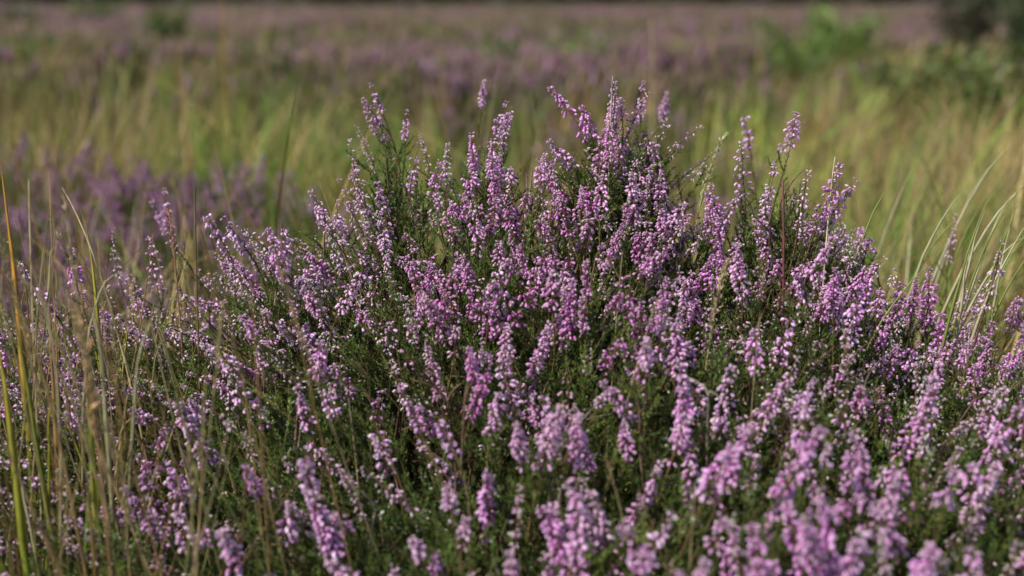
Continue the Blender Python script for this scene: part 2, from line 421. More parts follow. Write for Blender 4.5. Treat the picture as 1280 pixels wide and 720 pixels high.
# the sprigs that stand out of the mound, one by one: plant, tip pixel, distance, lean, kind, scale
FEAT = [
 ('pl', 470, 122, 1.31, (-.15, .05), 'pale', .75), ('pl', 484, 101, 1.31, (-.12, .05), 'pale', .85), ('pl', 500, 122, 1.31, (.05, .0), 'pink', .8),
 ('pl', 512, 134, 1.30, (.12, .0), 'pale', .8), ('pl', 462, 152, 1.30, (-.2, .0), 'bud', .9), ('pl', 522, 168, 1.28, (-.25, .0), 'bud', 1.0), ('pl', 548, 176, 1.29, (-.1, .0), 'pale', .9),
 ('pl', 440, 195, 1.27, (-.2, 0), 'bud', 1.), ('pl', 430, 228, 1.23, (-.3, -.1), 'bud', 1.1), ('pl', 450, 222, 1.23, (-.2, -.1), 'pale', 1.), ('pl', 470, 212, 1.24, (-.15, -.1), 'bud', 1.1), ('pl', 456, 246, 1.2, (-.2, -.1), 'pale', 1.05), ('pl', 482, 236, 1.21, (-.15, -.1), 'pink', 1.), ('pl', 502, 222, 1.22, (-.1, -.1), 'bud', 1.1), ('pl', 414, 250, 1.2, (-.35, -.1), 'pale', 1.), ('pl', 438, 266, 1.18, (-.25, -.1), 'bud', 1.1), ('pl', 470, 262, 1.18, (-.2, -.1), 'pale', 1.), ('pl', 488, 200, 1.25, (-.1, -.05), 'pale', .95), ('pl', 520, 200, 1.24, (-.1, -.05), 'pink', .95),
 ('pr', 1078, 300, 1.2, (.2, -.1), 'bud', 1.), ('pr', 1062, 310, 1.18, (.1, -.1), 'pink', 1.), ('pr', 1090, 325, 1.18, (.2, -.1), 'pink', 1.), ('pr', 1040, 290, 1.17, (.1, -.1), 'bud', 1.1), ('mr', 870, 260, 1.2, (.1, -.1), 'bud', 1.1), ('pt', 815, 190, 1.22, (.2, -.1), 'bud', 1.2), ('pt', 825, 205, 1.21, (.2, -.1), 'bud', 1.2), ('pt', 838, 215, 1.21, (.25, -.1), 'pale', 1.), ('pl', 500, 176, 1.26, (-.12, 0), 'dry', 1.),
 ('pm', 592, 100, 1.42, (-.05, .1), 'pale', .8), ('pm', 600, 127, 1.27, (-.03, 0), 'pale', .95), ('pm', 617, 131, 1.27, (.03, 0), 'pale', .9), ('pm', 634, 137, 1.29, (.10, 0), 'pale', .9),
 ('pm', 584, 165, 1.25, (-.1, 0), 'pink', 1.), ('pm', 610, 172, 1.24, (0, 0), 'pink', 1.), ('pm', 655, 176, 1.28, (.08, 0), 'bud', 1.), ('pm', 664, 186, 1.28, (.1, 0), 'pale', .9),
 ('pt', 752, 100, 1.24, (-.10, 0), 'pink', 1.05), ('pt', 764, 99, 1.25, (.02, .05), 'pale', .95), ('pt', 774, 106, 1.25, (.10, 0), 'bud', 1.), ('pt', 783, 107, 1.25, (.16, 0), 'bud', 1.05),
 ('pt', 741, 128, 1.24, (-.2, 0), 'pink', 1.1), ('pt', 733, 148, 1.24, (-.25, 0), 'bud', 1.), ('pt', 724, 160, 1.25, (-.3, 0), 'pale', 1.), ('pt', 790, 125, 1.23, (.12, -.05), 'pink', 1.05), ('pt', 758, 130, 1.22, (-.05, -.1), 'pink', 1.1),
 ('pt', 806, 99, 1.33, (.12, .05), 'pale', .8), ('pt', 812, 133, 1.26, (.25, 0), 'bud', 1.1), ('pt', 820, 142, 1.27, (.3, 0), 'bud', 1.), ('pt', 802, 137, 1.24, (.2, 0), 'dry', 1.), ('pt', 828, 160, 1.26, (.3, 0), 'bud', 1.),
 ('pt', 833, 112, 1.52, (.2, .1), 'pink', .95), ('pt', 716, 178, 1.24, (-.3, 0), 'bud', 1.), ('pt', 772, 150, 1.20, (.04, -.12), 'deep', .9), ('pt', 746, 170, 1.20, (-.05, -.15), 'pink', 1.1), ('pt', 795, 178, 1.20, (.1, -.15), 'pink', 1.0),
 ('pr', 997, 140, 1.20, (.20, 0), 'pink', 1.0), ('pr', 938, 128, 1.42, (-.08, .1), 'pale', .95), ('pr', 950, 150, 1.36, (-.05, .05), 'pale', .9), ('pr', 955, 176, 1.26, (.18, 0), 'pale', 1.1), ('pr', 968, 200, 1.22, (.1, 0), 'pale', .9),
 ('pr', 1004, 205, 1.20, (.1, 0), 'bud', 1.), ('pr', 1038, 208, 1.18, (.30, 0), 'pink', 1.15), ('pr', 1052, 206, 1.18, (.34, 0), 'pink', 1.15), ('pr', 1070, 262, 1.30, (.1, 0), 'pale', 1.0), ('pr', 1086, 286, 1.30, (.12, 0), 'pink', .95),
 ('pr', 951, 302, 1.12, (-.22, -.05), 'pink', 1.05), ('pr', 920, 232, 1.22, (-.1, 0), 'pink', .9), ('pr', 886, 236, 1.23, (.1, 0), 'pink', .9),
 ('pr', 1195, 268, 1.36, (.05, 0), 'bud', .9), ('re', 1268, 300, 1.14, (.25, 0), 'bud', 1.2), ('re', 1250, 360, 1.12, (.35, 0), 'bud', 1.2), ('re', 1190, 340, 1.18, (.2, 0), 'deep', 1.0), ('re', 1150, 345, 1.18, (.1, 0), 'deep', .9),
 ('mr', 845, 245, 1.15, (.42, 0), 'pink', 1.05), ('mr', 835, 258, 1.15, (.45, 0), 'pink', 1.1), ('mr', 900, 355, 1.08, (.25, 0), 'pale', 1.0), ('mr', 738, 330, 1.10, (0, -.1), 'pink', 1.),
 ('mc', 625, 315, 1.08, (-.22, -.1), 'pale', 1.1), ('mc', 640, 360, 1.02, (-.05, -.1), 'pale', 1.15), ('mc', 690, 320, 1.10, (.05, -.1), 'deep', 1.1), ('mc', 672, 340, 1.09, (-.05, -.1), 'deep', 1.1), ('mc', 715, 345, 1.09, (.05, -.1), 'deep', 1.05), ('mc', 660, 240, 1.18, (0, -.1), 'deep', 1.), ('mc', 520, 330, 1.10, (-.1, -.1), 'deep', 1.),
 ('ls', 322, 262, 1.16, (-.12, 0), 'pale', 1.1), ('ls', 350, 262, 1.17, (-.05, 0), 'pale', 1.1), ('ls', 338, 285, 1.15, (-.2, 0), 'pink', 1.1), ('ls', 256, 246, 1.20, (-.42, 0), 'pale', 1.05), ('ls', 300, 296, 1.16, (-.4, 0), 'bud', 1.),
 ('lf', 172, 250, 1.33, (-.42, 0), 'pale', 1.0), ('lf', 158, 306, 1.25, (-.45, 0), 'pale', 1.0), ('lf', 108, 298, 1.28, (-.45, 0), 'bud', .95), ('lf', 205, 245, 1.45, (-.2, 0), 'pale', .9), ('lf', 226, 275, 1.28, (-.3, 0), 'dry', .9),
 ('le', 22, 328, 1.16, (-.6, 0), 'pale', 1.0), ('le', 48, 330, 1.15, (-.55, 0), 'pink', 1.0), ('le', 55, 475, 1.02, (-.5, 0), 'pale', 1.), ('bl', 115, 550, .98, (-.25, 0), 'pink', 1.05),
 ('lm', 385, 335, .95, (-.12, -.1), 'pale', 1.05), ('lm', 402, 338, .95, (.02, -.1), 'pale', 1.1), ('lm', 360, 372, .96, (-.4, -.1), 'pale', 1.0), ('lm', 395, 420, .93, (.1, 0), 'pink', .9),
 ('lm', 205, 500, .98, (-.55, 0), 'pink', 1.15), ('lm', 285, 452, .99, (-.7, 0), 'pale', 1.15), ('lm', 195, 570, .92, (-.25, 0), 'pale', 1.15), ('lm', 215, 560, .92, (-.12, 0), 'pale', 1.05), ('lm', 326, 568, .92, (-.65, 0), 'pale', 1.0), ('lb', 255, 632, .82, (-.35, 0), 'pink', 1.1), ('lb', 380, 615, .84, (-.4, 0), 'pink', 1.0),
 ('cn', 655, 480, .88, (-.02, 0), 'pink', .95), ('cn', 634, 388, .92, (-.22, -.1), 'pink', 1.0), ('cn', 684, 405, .90, (.32, -.1), 'pink', 1.0), ('cn', 752, 640, .74, (-.12, 0), 'pink', 1.1), ('cn', 795, 618, .75, (.35, 0), 'pink', 1.15), ('cn', 700, 640, .74, (0, 0), 'pink', .95),
 ('rm', 790, 415, .92, (-.2, -.1), 'pink', 1.0), ('rm', 835, 400, .88, (-.1, 0), 'pink', .95), ('rm', 858, 410, .90, (.05, 0), 'pale', .95), ('rm', 915, 438, 1.0, (.1, -.1), 'pale', 1.1), ('rm', 900, 450, 1.0, (-.2, -.1), 'pale', 1.), ('rm', 850, 470, .86, (-.1, 0), 'pink', 1.1), ('rm', 830, 520, .84, (.1, 0), 'pink', 1.),
 ('rc', 1056, 372, 1.02, (.05, 0), 'pale', 1.05), ('rc', 1096, 366, 1.02, (.1, 0), 'pink', 1.), ('rc', 1182, 398, .98, (.02, 0), 'pink', .95), ('rc', 978, 372, 1.05, (.1, 0), 'pale', 1.),
 ('rn', 1112, 515, .72, (.05, 0), 'pink', .95), ('rn', 1090, 555, .71, (-.05, 0), 'pink', .9), ('rn', 1120, 590, .70, (.15, 0), 'pink', .95), ('rn', 1000, 600, .72, (-.15, 0), 'pink', 1.), ('rn', 985, 645, .69, (-.3, 0), 'pink', 1.1), ('rn', 1030, 625, .69, (.0, 0), 'pink', 1.1), ('rn', 1050, 640, .68, (.1, 0), 'pale', 1.1), ('rn', 1015, 660, .67, (-.05, 0), 'pink', 1.05), ('rn', 1150, 655, .69, (.3, 0), 'pink', 1.05), ('rn', 1165, 470, .84, (.1, 0), 'pink', 1.),
 ('cb', 845, 650, .73, (-.1, 0), 'pink', .95), ('cb', 920, 635, .74, (0, 0), 'pink', .8), ('rx', 1230, 500, .88, (.15, 0), 'pink', 1.), ('rx', 1255, 480, .92, (.1, 0), 'pale', 1.),
]
for key, px, py, Y, ln, kind, sc in FEAT:
    Yc = on_canopy(px, py, Y, .014) if Y < 1.13 else Y
    add_spike(BYKEY[key], at(px, py, Yc), (ln[0], ln[1], 1.0), kind, sc * np.interp(Yc, [.9, 1.15], [1.05, .90]) * (.86 if Yc > 1.15 and key in ('pl', 'pm', 'pt') else 1), .7)

# green shoots
ns = 0
while ns < 3000:
    Y = .68 + .72 * rng.uniform() ** .9
    x = rng.uniform(-1, 1) * (.43 * Y + .05)
    if Y > 1.2 and rng.uniform() < .45: ns += 1; continue
    lx, ly = lean_at(x, Y)
    depth = abs(rng.normal(0, .018)) + np.clip((Y - 1.08) * .10, 0, .02) + (.055 * rng.uniform() if ns % 2 else 0) + (.08 * rng.uniform() if ns % 5 == 0 else 0)
    z = float(canopy_z(np.array(x), np.array(Y))) - .012 - depth
    p = owner(np.array([x, Y]))
    p['shoots'].append((np.array([x, Y, z]), np.array([lx * .9 + rng.normal(0, .26), ly + rng.normal(0, .26), 1.0])))
    ns += 1
# leafy body of the tall plume and of the other sprigs
for key, px, py, Y, n, sp in (('pt', 772, 205, 1.26, 44, .020), ('pt', 802, 205, 1.26, 26, .016), ('pt', 745, 220, 1.26, 26, .018), ('pl', 490, 178, 1.30, 5, .008), ('pl', 500, 232, 1.28, 14, .016),
                              ('pm', 612, 205, 1.28, 18, .016), ('pr', 985, 255, 1.23, 18, .016), ('pr', 950, 280, 1.25, 14, .018), ('pr', 1045, 310, 1.21, 10, .014)):
    c = at(px, py, Y)
    for i in range(n):
        o = rng.normal(0, sp, 3) * np.array([1, .8, .7])
        BYKEY[key]['shoots'].append((c + o, np.array([o[0] * 9, o[1] * 6, 1.0]) + rng.normal(0, .15, 3)))

for p in P:
    ob, root = p['ob'], p['root']
    mb = MB()
    for tip, d in p['shoots']:
        arr, L = SHOOTS[rng.integers(0, len(SHOOTS))]
        d = norm(d); sc = rng.uniform(.8, 1.25)
        M = frames(d, np.array([rng.uniform(0, 6.3)]))[0] * sc
        mb.merge(arr, M, tip - d * L * sc - root, rng.uniform(.8, 1.2))
    link('foliage', mb.mesh('heather_foliage', [M_LEAF, M_BARK, M_PETAL]), ob)
    # branched woody stem from the root to under the canopy
    wb = MB(); ends = [s[2] - s[3] * s[1] * s[4] for s in p['spikes']]
    fork = np.array([0, 0, .05])
    tube(wb, [(0, 0, -.02), (0.003, 0, .02), fork], [.007, .006, .005], (.10, .062, .04), 0, 6)
    for e in ends:
        e = e - root
        mid = fork * .5 + e * .5 + np.array([e[0] * -.12, e[1] * -.12, .0]) + rng.normal(0, .006, 3)
        tube(wb, bez(fork + rng.normal(0, .003, 3), mid, e, 8), np.linspace(.0026, .0009, 8), vary((.12, .075, .05), 1)[0], 0, 4)
    for i in range(7):                                          # bare grey twigs reaching the surface
        t_, d_ = random.choice(p['shoots']); e = t_ - root + np.array([0, 0, rng.uniform(.0, .022)])
        tw = bez(fork, fork * .4 + e * .6 + rng.normal(0, .014, 3), e, 9) + np.cumsum(rng.normal(0, .0011, (9, 3)), 0); g = (.25, .20, .16) if i % 2 else (.17, .10, .07)
        tube(wb, tw, np.linspace(.0020, .0006, 9), g, 0, 4)
        for k in range(4):
            b_ = tw[rng.integers(5, 9)]; tube(wb, bez(b_, b_ + (0, 0, .008), b_ + rng.normal(0, .012, 3) + (0, 0, .014), 4), [.0008, .0007, .0006, .0004], g, 0, 3)
    link('woody_stem', wb.mesh('heather_stem', [M_BARK]), ob)
    sp = sorted(p['spikes'], key=lambda s: np.linalg.norm(s[2] - CAM))[:100]
    for me, L, tip, d, sc, spin in sp:
        o = link('flower_spike', me, ob)
        M = frames(d, np.array([rng.uniform(0, 6.3)]))[0] * sc
        loc = tip - d * L * sc - root
        from mathutils import Matrix
        o.matrix_local = Matrix([[*M[0], loc[0]], [*M[1], loc[1]], [*M[2], loc[2]], [0, 0, 0, 1]])

# ------------------------------------------------------------------ heather plants behind (whole plants, shared meshes)
def rear_variant(rad, h, mix, n):
    fl = MB(); fo = MB()
    for i in range(n):
        a = rng.uniform(0, 6.3); r = rad * math.sqrt(rng.uniform()); z = h * (1 - .45 * (r / rad) ** 2) + rng.normal(0, .02)
        tip = np.array([r * math.cos(a), r * math.sin(a), z]); d = norm(np.array([tip[0] / rad * .45 + rng.normal(0, .12), tip[1] / rad * .45 + rng.normal(0, .12), 1]))
        _, L, _, arr = random.choice(SPIKES[KIND[random.choice(mix)]]); s = rng.uniform(.85, 1.3)
        fl.merge(arr, frames(d, np.array([rng.uniform(0, 6.3)]))[0] * s, tip - d * L * s, .74)
    for i in range(int(n * 2.2)):
        a = rng.uniform(0, 6.3); r = rad * math.sqrt(rng.uniform()); z = h * (1 - .5 * (r / rad) ** 2) - .02 - rng.uniform(0, .09)
        tip = np.array([r * math.cos(a), r * math.sin(a), z]); d = norm(np.array([tip[0] / rad * .5, tip[1] / rad * .5, 1]) + rng.normal(0, .2, 3))
        arr, L = SHOOTS[rng.integers(0, 16)]; s = rng.uniform(.9, 1.4)
        fo.merge(arr, frames(d, np.array([rng.uniform(0, 6.3)]))[0] * s, tip - d * L * s)
    for i in range(14):
        a = rng.uniform(0, 6.3); r = rad * .7 * math.sqrt(rng.uniform()); e = np.array([r * math.cos(a), r * math.sin(a), h * .7])
        tube(fo, bez((0, 0, -.02), (e[0] * .3, e[1] * .3, h * .4), e, 6), np.linspace(.003, .001, 6), (.11, .07, .045), 1, 4)
    return fl.mesh('rear_flowers', [M_PETAL, M_LEAF, M_BARK]), fo.mesh('rear_foliage', [M_LEAF, M_BARK, M_PETAL])
REAR = [rear_variant(.17, .34, 'ggkd', 44), rear_variant(.20, .36, 'kggd', 48), rear_variant(.16, .32, 'gkdd', 36), rear_variant(.18, .33, 'gggd', 48)]
def rear(x, Y, v, sc, label, group, zs=1.0):
    e = link('heather_plant', None); e.location = (x, Y, 0); e.rotation_euler = (0, 0, rng.uniform(0, 6.3)); e.scale = (sc, sc, sc * zs)
    tag(e, label, 'heather', group)
    link('flower_spikes', REAR[v][0], e).name = 'blossom'
    link('foliage', REAR[v][1], e)
LB = 'blurred purple heather plant in the row behind the straw stalks at left'
for i, (px, Y, v, sc) in enumerate([(15, 2.35, 0, 1.0), (60, 2.55, 3, 1.0), (100, 2.2, 3, .95), (140, 2.5, 1, 1.0), (175, 2.75, 0, 1.1), (200, 2.25, 3, 1.05), (240, 2.5, 3, 1.0), (285, 2.2, 0, .95), (325, 2.65, 1, 1.0), (-40, 2.3, 2, 1.0),
                                     (60, 1.95, 2, .9), (235, 1.9, 2, .9), (150, 1.95, 0, .9), (-10, 1.95, 3, .9), (310, 1.95, 3, .85), (110, 2.8, 1, 1.05), (30, 2.9, 1, 1.05), (265, 2.85, 0, 1.05)]):
    rear(at(px, 200, Y)[0], Y, v, sc * 1.15, LB, 'row of heather behind the straw at left', .75)
MB_L = 'small blurred heather plant scattered in the grassy strip behind the flowering mound'
for px, Y, v, sc in [(560, 5.0, 2, 1.), (720, 4.4, 0, .9), (690, 5.6, 2, 1.), (820, 4.8, 0, 1.), (655, 6.2, 3, 1.1), (770, 5.8, 2, 1.1), (600, 6.6, 0, 1.1), (915, 3.8, 2, .9),
                     (500, 5.9, 2, 1.), (440, 6.6, 0, 1.), (950, 6.0, 2, 1.), (895, 3.0, 2, .85), (1205, 2.0, 2, .7)]:
    rear(at(px, 120, Y)[0], Y, v, sc, MB_L, 'heather plants scattered in the grassy strip', .88)

# ------------------------------------------------------------------ far heather moor (one mass)
def far_heather():
    mb = MB(); n = 36000
    Y = 5.5 * (110 / 5.5) ** (rng.uniform(0, 1, n) ** .95)
    x = rng.uniform(-1, 1, n) * (Y * .52 + 2)
    nz = np.sin(x * .9 + 1.1 * np.sin(Y * .35)) * np.cos(Y * .55 + .7 * np.sin(x * .4)) + .5 * np.sin(x * 2.1 + Y * 1.3)
    near = np.clip((Y - 5.5) / 5.0, 0, 1)
    pxx = 640 + x / (Y * 1.02) / SW * 1280
    yg = np.interp(pxx, [-100, 150, 300, 450, 560, 850, 960, 1100, 1400], [11, 11, 10, 9, 6.5, 6.5, 10, 12, 13])
    keep = rng.uniform(0, 1, n) < np.where(Y < yg, np.where(np.abs(pxx - 700) < 190, .30, .03), 1) * np.clip(.8 + .5 * nz, .2, 1)
    x, Y, nz = x[keep], Y[keep], nz[keep]; n = len(x)
    sc = (Y / 6) ** .72
    h = rng.uniform(.24, .40, n) * (1 + .12 * np.clip(nz, -1, 1)) * (1 + .22 * np.sin(x * .33 + 2 * np.sin(Y * .17)) * np.cos(Y * .23 + x * .12))
    pal = np.array([(.215, .112, .150), (.17, .085, .115), (.26, .15, .19), (.145, .085, .08), (.19, .13, .08), (.105, .115, .035)])
    pi = rng.choice(len(pal), n, p=[.20, .20, .10, .17, .20, .13])
    pz = np.sin(x * .55 + 2 * np.sin(Y * .21)) + np.sin(x * 1.3 - Y * .45 + 1.2) * .8
    dull = rng.uniform(0, 1, n) < np.clip(.34 - .50 * pz, .05, .9)
    pi = np.where(dull, rng.choice([3, 4, 4, 5, 5], n), pi)
    for k in range(5):          # five slender flower wands per clump
        ox = rng.normal(0, .045, n) * sc; oy = rng.normal(0, .045, n) * sc
        hh = h * rng.uniform(.75, 1.08, n); w = .010 * sc * rng.uniform(.8, 1.4, n); ln = .10 * np.minimum(sc, 2.2) * rng.uniform(.7, 1.2, n)
        d = norm(np.stack([ox / sc * 3 + rng.normal(0, .1, n), oy / sc * 3 + rng.normal(0, .1, n), np.ones(n)], 1))
        tv = np.array([(1, 0, .3), (-.5, .87, .3), (-.5, -.87, .3), (0, 0, 1), (0, 0, 0)], float)
        tf = np.array([(0, 1, 3), (1, 2, 3), (2, 0, 3), (1, 0, 4), (2, 1, 4), (0, 2, 4)])
        mats = frames(d, rng.uniform(0, 6.3, n)); mats[:, :, 0] *= w[:, None]; mats[:, :, 1] *= w[:, None]; mats[:, :, 2] *= ln[:, None]
        loc = np.stack([x + ox, Y + oy, hh - ln], 1)
        mb.inst(tv, tf, mats, loc, np.clip(pal[pi] * (1 + rng.normal(0, .2, (n, 1))), .02, .9))
    for k in range(6):          # green and brown shoots below
        ox = rng.normal(0, .05, n) * sc; oy = rng.normal(0, .05, n) * sc
        d = norm(np.stack([ox / sc * 5 + rng.normal(0, .2, n), oy / sc * 5 + rng.normal(0, .2, n), np.ones(n)], 1))
        tv = np.array([(1, 0, 0), (-1, 0, 0), (1.1, .1, .6), (-1.1, .1, .6), (0, 0, 1)], float)
        tf = np.array([(0, 1, 3), (0, 3, 2), (2, 3, 4)])
        mats = frames(d, rng.uniform(0, 6.3, n)); w = .016 * sc; mats[:, :, 0] *= w[:, None]; mats[:, :, 1] *= w[:, None]; mats[:, :, 2] *= (h * .86)[:, None]
        gp = np.array([(.10, .115, .035), (.075, .095, .030), (.13, .10, .05)])[rng.integers(0, 3, n)]
        mb.inst(tv, tf, mats, np.stack([x + ox, Y + oy, np.zeros(n)], 1), gp * (1 + rng.normal(0, .2, (n, 1))))
    return mb.mesh('far_heather', [M_FAR])
tag(link('heather_moor', far_heather()), 'hazy purple heather moor stretching away to the dark trees', 'heather moor', kind='stuff')

# ------------------------------------------------------------------ grass
def blades(mb, base, h, lean, az, w, col, mslot=0, curve=.6, seg=6, headfrac=0):
    """curved tapering V section blades; lean = horizontal reach / height"""
    n = len(base); t = np.linspace(0, 1, seg + 1)
    hd = np.stack([np.cos(az), np.sin(az), 0 * az], 1)
    sd = np.stack([-np.sin(az), np.cos(az), 0 * az], 1)
    reach = (h * lean)[:, None] * (t[None] ** (1 + curve))
    zz = h[:, None] * (t[None] - .10 * np.abs(lean)[:, None] * t[None] ** 3)
    ctr = base[:, None, :] + reach[:, :, None] * hd[:, None, :] + zz[:, :, None] * np.array([0, 0, 1.])
    ww = w[:, None] * np.maximum(1 - t[None] ** 1.6, .02) * .5
    fold = hd[:, None, :] * (ww * .6)[:, :, None]
    a = ctr + sd[:, None, :] * ww[:, :, None] + fold; b = ctr - sd[:, None, :] * ww[:, :, None] + fold
    v = np.stack([a, ctr, b], 2)       # n, seg+1, 3, 3
    K = (seg + 1) * 3; f = []
    for i in range(seg):
        for j in (0, 1):
            p = i * 3 + j; f += [(p, p + 1, p + 4), (p, p + 4, p + 3)]
    f = np.array(f)[None] + (np.arange(n) * K)[:, None, None]
    if col.ndim == 2: c = np.repeat(col[:, None, :], K, 1)
    else: c = np.repeat(col, 3, 1)
    mb.add(v.reshape(-1, 3), f.reshape(-1, 3), c.reshape(-1, 3), mslot)

GR = np.array([(.115, .225, .020), (.175, .265, .030), (.070, .140, .018), (.25, .275, .042)])
TAN = np.array([(.32, .225, .075), (.26, .165, .050), (.42, .31, .125), (.19, .105, .038), (.29, .21, .10)])
def tanness(px, Y):
    """share of dry blades across the strip of grass"""
    return np.interp(px, [-100, 60, 200, 300, 430, 520, 640, 800, 950, 1060, 1150, 1300], [.58, .52, .38, .20, .30, .30, .30, .30, .36, .36, .28, .38])
def meadow():
    mb = MB(); nc = 7200; per = 14
    Yc = 1.42 * (12.5 / 1.42) ** (rng.uniform(0, 1, nc) ** .92)
    far = np.arange(nc) < 1500; Yc = np.where(far, 9.5 * 4.0 ** rng.uniform(0, 1, nc), Yc)
    xc = rng.uniform(-1, 1, nc) * (Yc * np.where(far, .46, .58) + .2)
    px = 640 + xc / (Yc * 1.02) / SW * 1280
    nz = np.sin(xc * 3.1 + 1.4 * np.sin(Yc * 2.2)) * np.cos(Yc * 2.7 + xc) + .4 * np.sin(xc * 7 + Yc * 5)
    mid = np.interp(px, [-50, 60, 350, 430, 520, 640, 840, 950, 1300], [1, 1, 1, 1, .9, .75, .75, .95, 1])
    yfar = np.interp(px, [-100, 150, 300, 450, 560, 850, 960, 1100, 1400], [11.5, 11.5, 10.5, 9, 5.5, 5.5, 10, 12, 13])
    row = (px < 350) & (Yc > 1.6) & (Yc < 2.95)
    keep = (rng.uniform(0, 1, nc) < mid * np.clip(.62 + .6 * nz, .10, 1)) & ((Yc < yfar * rng.uniform(.6, 1.2, nc)) | (far & (np.sin(xc * .9 + 2 * np.sin(Yc * .3)) + .8 * np.sin(xc * .37 - Yc * .5) > .55))) & ~(row & (rng.uniform(0, 1, nc) < .88))
    xc, Yc, px, nz = xc[keep], Yc[keep], px[keep], nz[keep]; nc = len(xc)
    nt_ = np.sin(xc * 5.3 + 2.2 * np.sin(Yc * 3.1)) + np.sin(Yc * 4.7 + 1.9 * np.sin(xc * 3.3 + 1)) + .7 * np.sin(xc * 11 - Yc * 6)
    tanc = rng.normal(0, .22, nc) + .5 + .42 * nt_ > 1 - tanness(px, Yc)
    colc = np.where(tanc[:, None], TAN[rng.integers(0, 5, nc)], GR[rng.integers(0, 4, nc)]) * np.exp(rng.normal(-.16, .55, (nc, 1)))
    hc = rng.uniform(.14, .38, nc) * np.where(tanc, 1.18, 1.0); azc = rng.uniform(0, 6.3, nc)
    azc = np.where((px > 950) & (rng.uniform(0, 1, nc) < .65), rng.normal(.1, .4, nc), azc)
    q = np.repeat(np.arange(nc), per); n = len(q)
    sp = .045 * (Yc[q] / 2) ** .5
    x = xc[q] + rng.normal(0, 1, n) * sp; Y = Yc[q] + rng.normal(0, 1, n) * sp
    right = px[q] > 950
    odd = rng.uniform(0, 1, n) < .15
    col = np.where(odd[:, None], TAN[rng.integers(0, 5, n)], colc[q]) * (1 + rng.normal(0, .14, (n, 1))) * np.where(rng.uniform(0, 1, n) < .05, 1.7, 1)[:, None]
    h = hc[q] * rng.uniform(.6, 1.1, n) * np.where(rng.uniform(0, 1, n) < .06, 1.4, 1)
    az = azc[q] + rng.normal(0, .8, n)
    lean = np.abs(rng.normal(.5, .55, n)) + np.where(right, .22, 0)
    blades(mb, np.stack([x, Y, 0 * x], 1), h, lean, az, rng.uniform(.0028, .0068, n) * (Y / 2) ** .45, np.clip(col, .01, .9))
    return mb.mesh('meadow_grass', [M_GRASS])
tag(link('grass', meadow()), 'mixed green and straw coloured grass growing behind the heather mound', 'grass', kind='stuff')

# short green grass and litter close to the mound, on the ground
def turf():
    mb = MB(); n = 9000
    Y = rng.uniform(.55, 2.4, n); x = rng.uniform(-1, 1, n) * (.45 * Y + .1)
    col = np.where((rng.uniform(0, 1, n) < .5)[:, None], TAN[rng.integers(0, 5, n)] * .8, GR[rng.integers(0, 4, n)])
    blades(mb, np.stack([x, Y, 0 * x], 1), rng.uniform(.05, .16, n), np.abs(rng.normal(.6, .4, n)), rng.uniform(0, 6.3, n), rng.uniform(.0015, .003, n), col, 0, .5, 4)
    return mb.mesh('turf', [M_GRASS])
tag(link('undergrowth', turf()), 'short dry undergrowth of thin grass at the foot of the heather', 'undergrowth', kind='stuff')

# --- single stalks and blades that can be told apart
def hero_blade(label, p0, p1, p2, w, c0, c1, cat='grass blade', name='tall_grass', group=None):
    mb = MB(); n = 18; pts = bez(p0, p1, p2, n); t = np.linspace(0, 1, n)
    pts = pts + np.cumsum(rng.normal(0, .0007, (n, 3)), 0) * t[:, None]; r = w * .58 * np.maximum(1 - t ** 2.4, .05) * rng.uniform(.9, 1.1, n)
    tg = norm(np.gradient(pts, axis=0)); s = norm(np.cross(tg, np.array([[.15, 1, 0]])))
    nn = np.cross(s, tg)
    a = pts + s * r[:, None] + nn * r[:, None] * .5; b = pts - s * r[:, None] + nn * r[:, None] * .5; k = pts - nn * r[:, None] * .25
    v = np.stack([a, pts + nn * r[:, None] * .12, b, k], 1).reshape(-1, 3); f = []
    for i in range(n - 1):
        for j in range(4):
            q = i * 4 + j; q2 = i * 4 + (j + 1) % 4; f += [(q, q2, q2 + 4), (q, q2 + 4, q + 4)]
    tt = np.clip(t * 1.15 + rng.normal(0, .05, n), 0, 1)[:, None]
    c = np.asarray(c0) * (1 - tt) + np.asarray(c1) * tt
    mb.add(v, np.array(f), np.repeat(c, 4, 0))
    o = link(name, mb.mesh(name, [M_GRASS]))
    root = np.asarray(p0, float); o.data.transform(__import__('mathutils').Matrix.Translation(-root)); o.location = root
    return tag(o, label, cat, group, 'thing')

def stalk(label, p0, p1, p2, w, c0, head=0.0, headw=.004, hc=None, name='grass_stalk', cat='grass stalk', group=None):
    """dry stem; head = share of its length that is a seed head"""
    root = np.asarray(p0, float)
    pts = bez(p0, p1, p2, 20) - root
    mb = MB(); t = np.linspace(0, 1, 20)
    tube(mb, pts, w * .68 * (1 - .6 * t), vary(c0, 20, .12, .03), 0, 5)
    e = link(name, None); e.location = root; tag(e, label, cat, group)
    link('stem', mb.mesh('stalk_stem', [M_STRAW]), e)
    if head:
        hb = MB(); n = int(150 * head / .3); s = rng.uniform(1 - head, 1, n); p = sample(pts, s)
        tg = norm(sample(pts, np.minimum(s + .03, 1)) - sample(pts, s - .03))
        u = (s - 1 + head) / head; env = np.sin(np.clip(u, .03, .97) * math.pi) ** .6
        d = norm(tg * 1.4 + rng.normal(0, .5, (n, 3)))
        off = rng.normal(0, 1, (n, 3)); off = norm(off - tg * (off * tg).sum(1, keepdims=True)) * (env * headw * rng.uniform(.1, .6, n))[:, None]
        mats = frames(d, rng.uniform(0, 6.3, n)) * (rng.uniform(.6, 1.3, n) * headw * 1.15)[:, None, None]
        hb.inst(LEAF_V, LEAF_F, mats, p + off, vary(hc if hc is not None else c0, n, .2, .05))
        link('seed_head', hb.mesh('seed_head', [M_STRAW]), e)
    return e

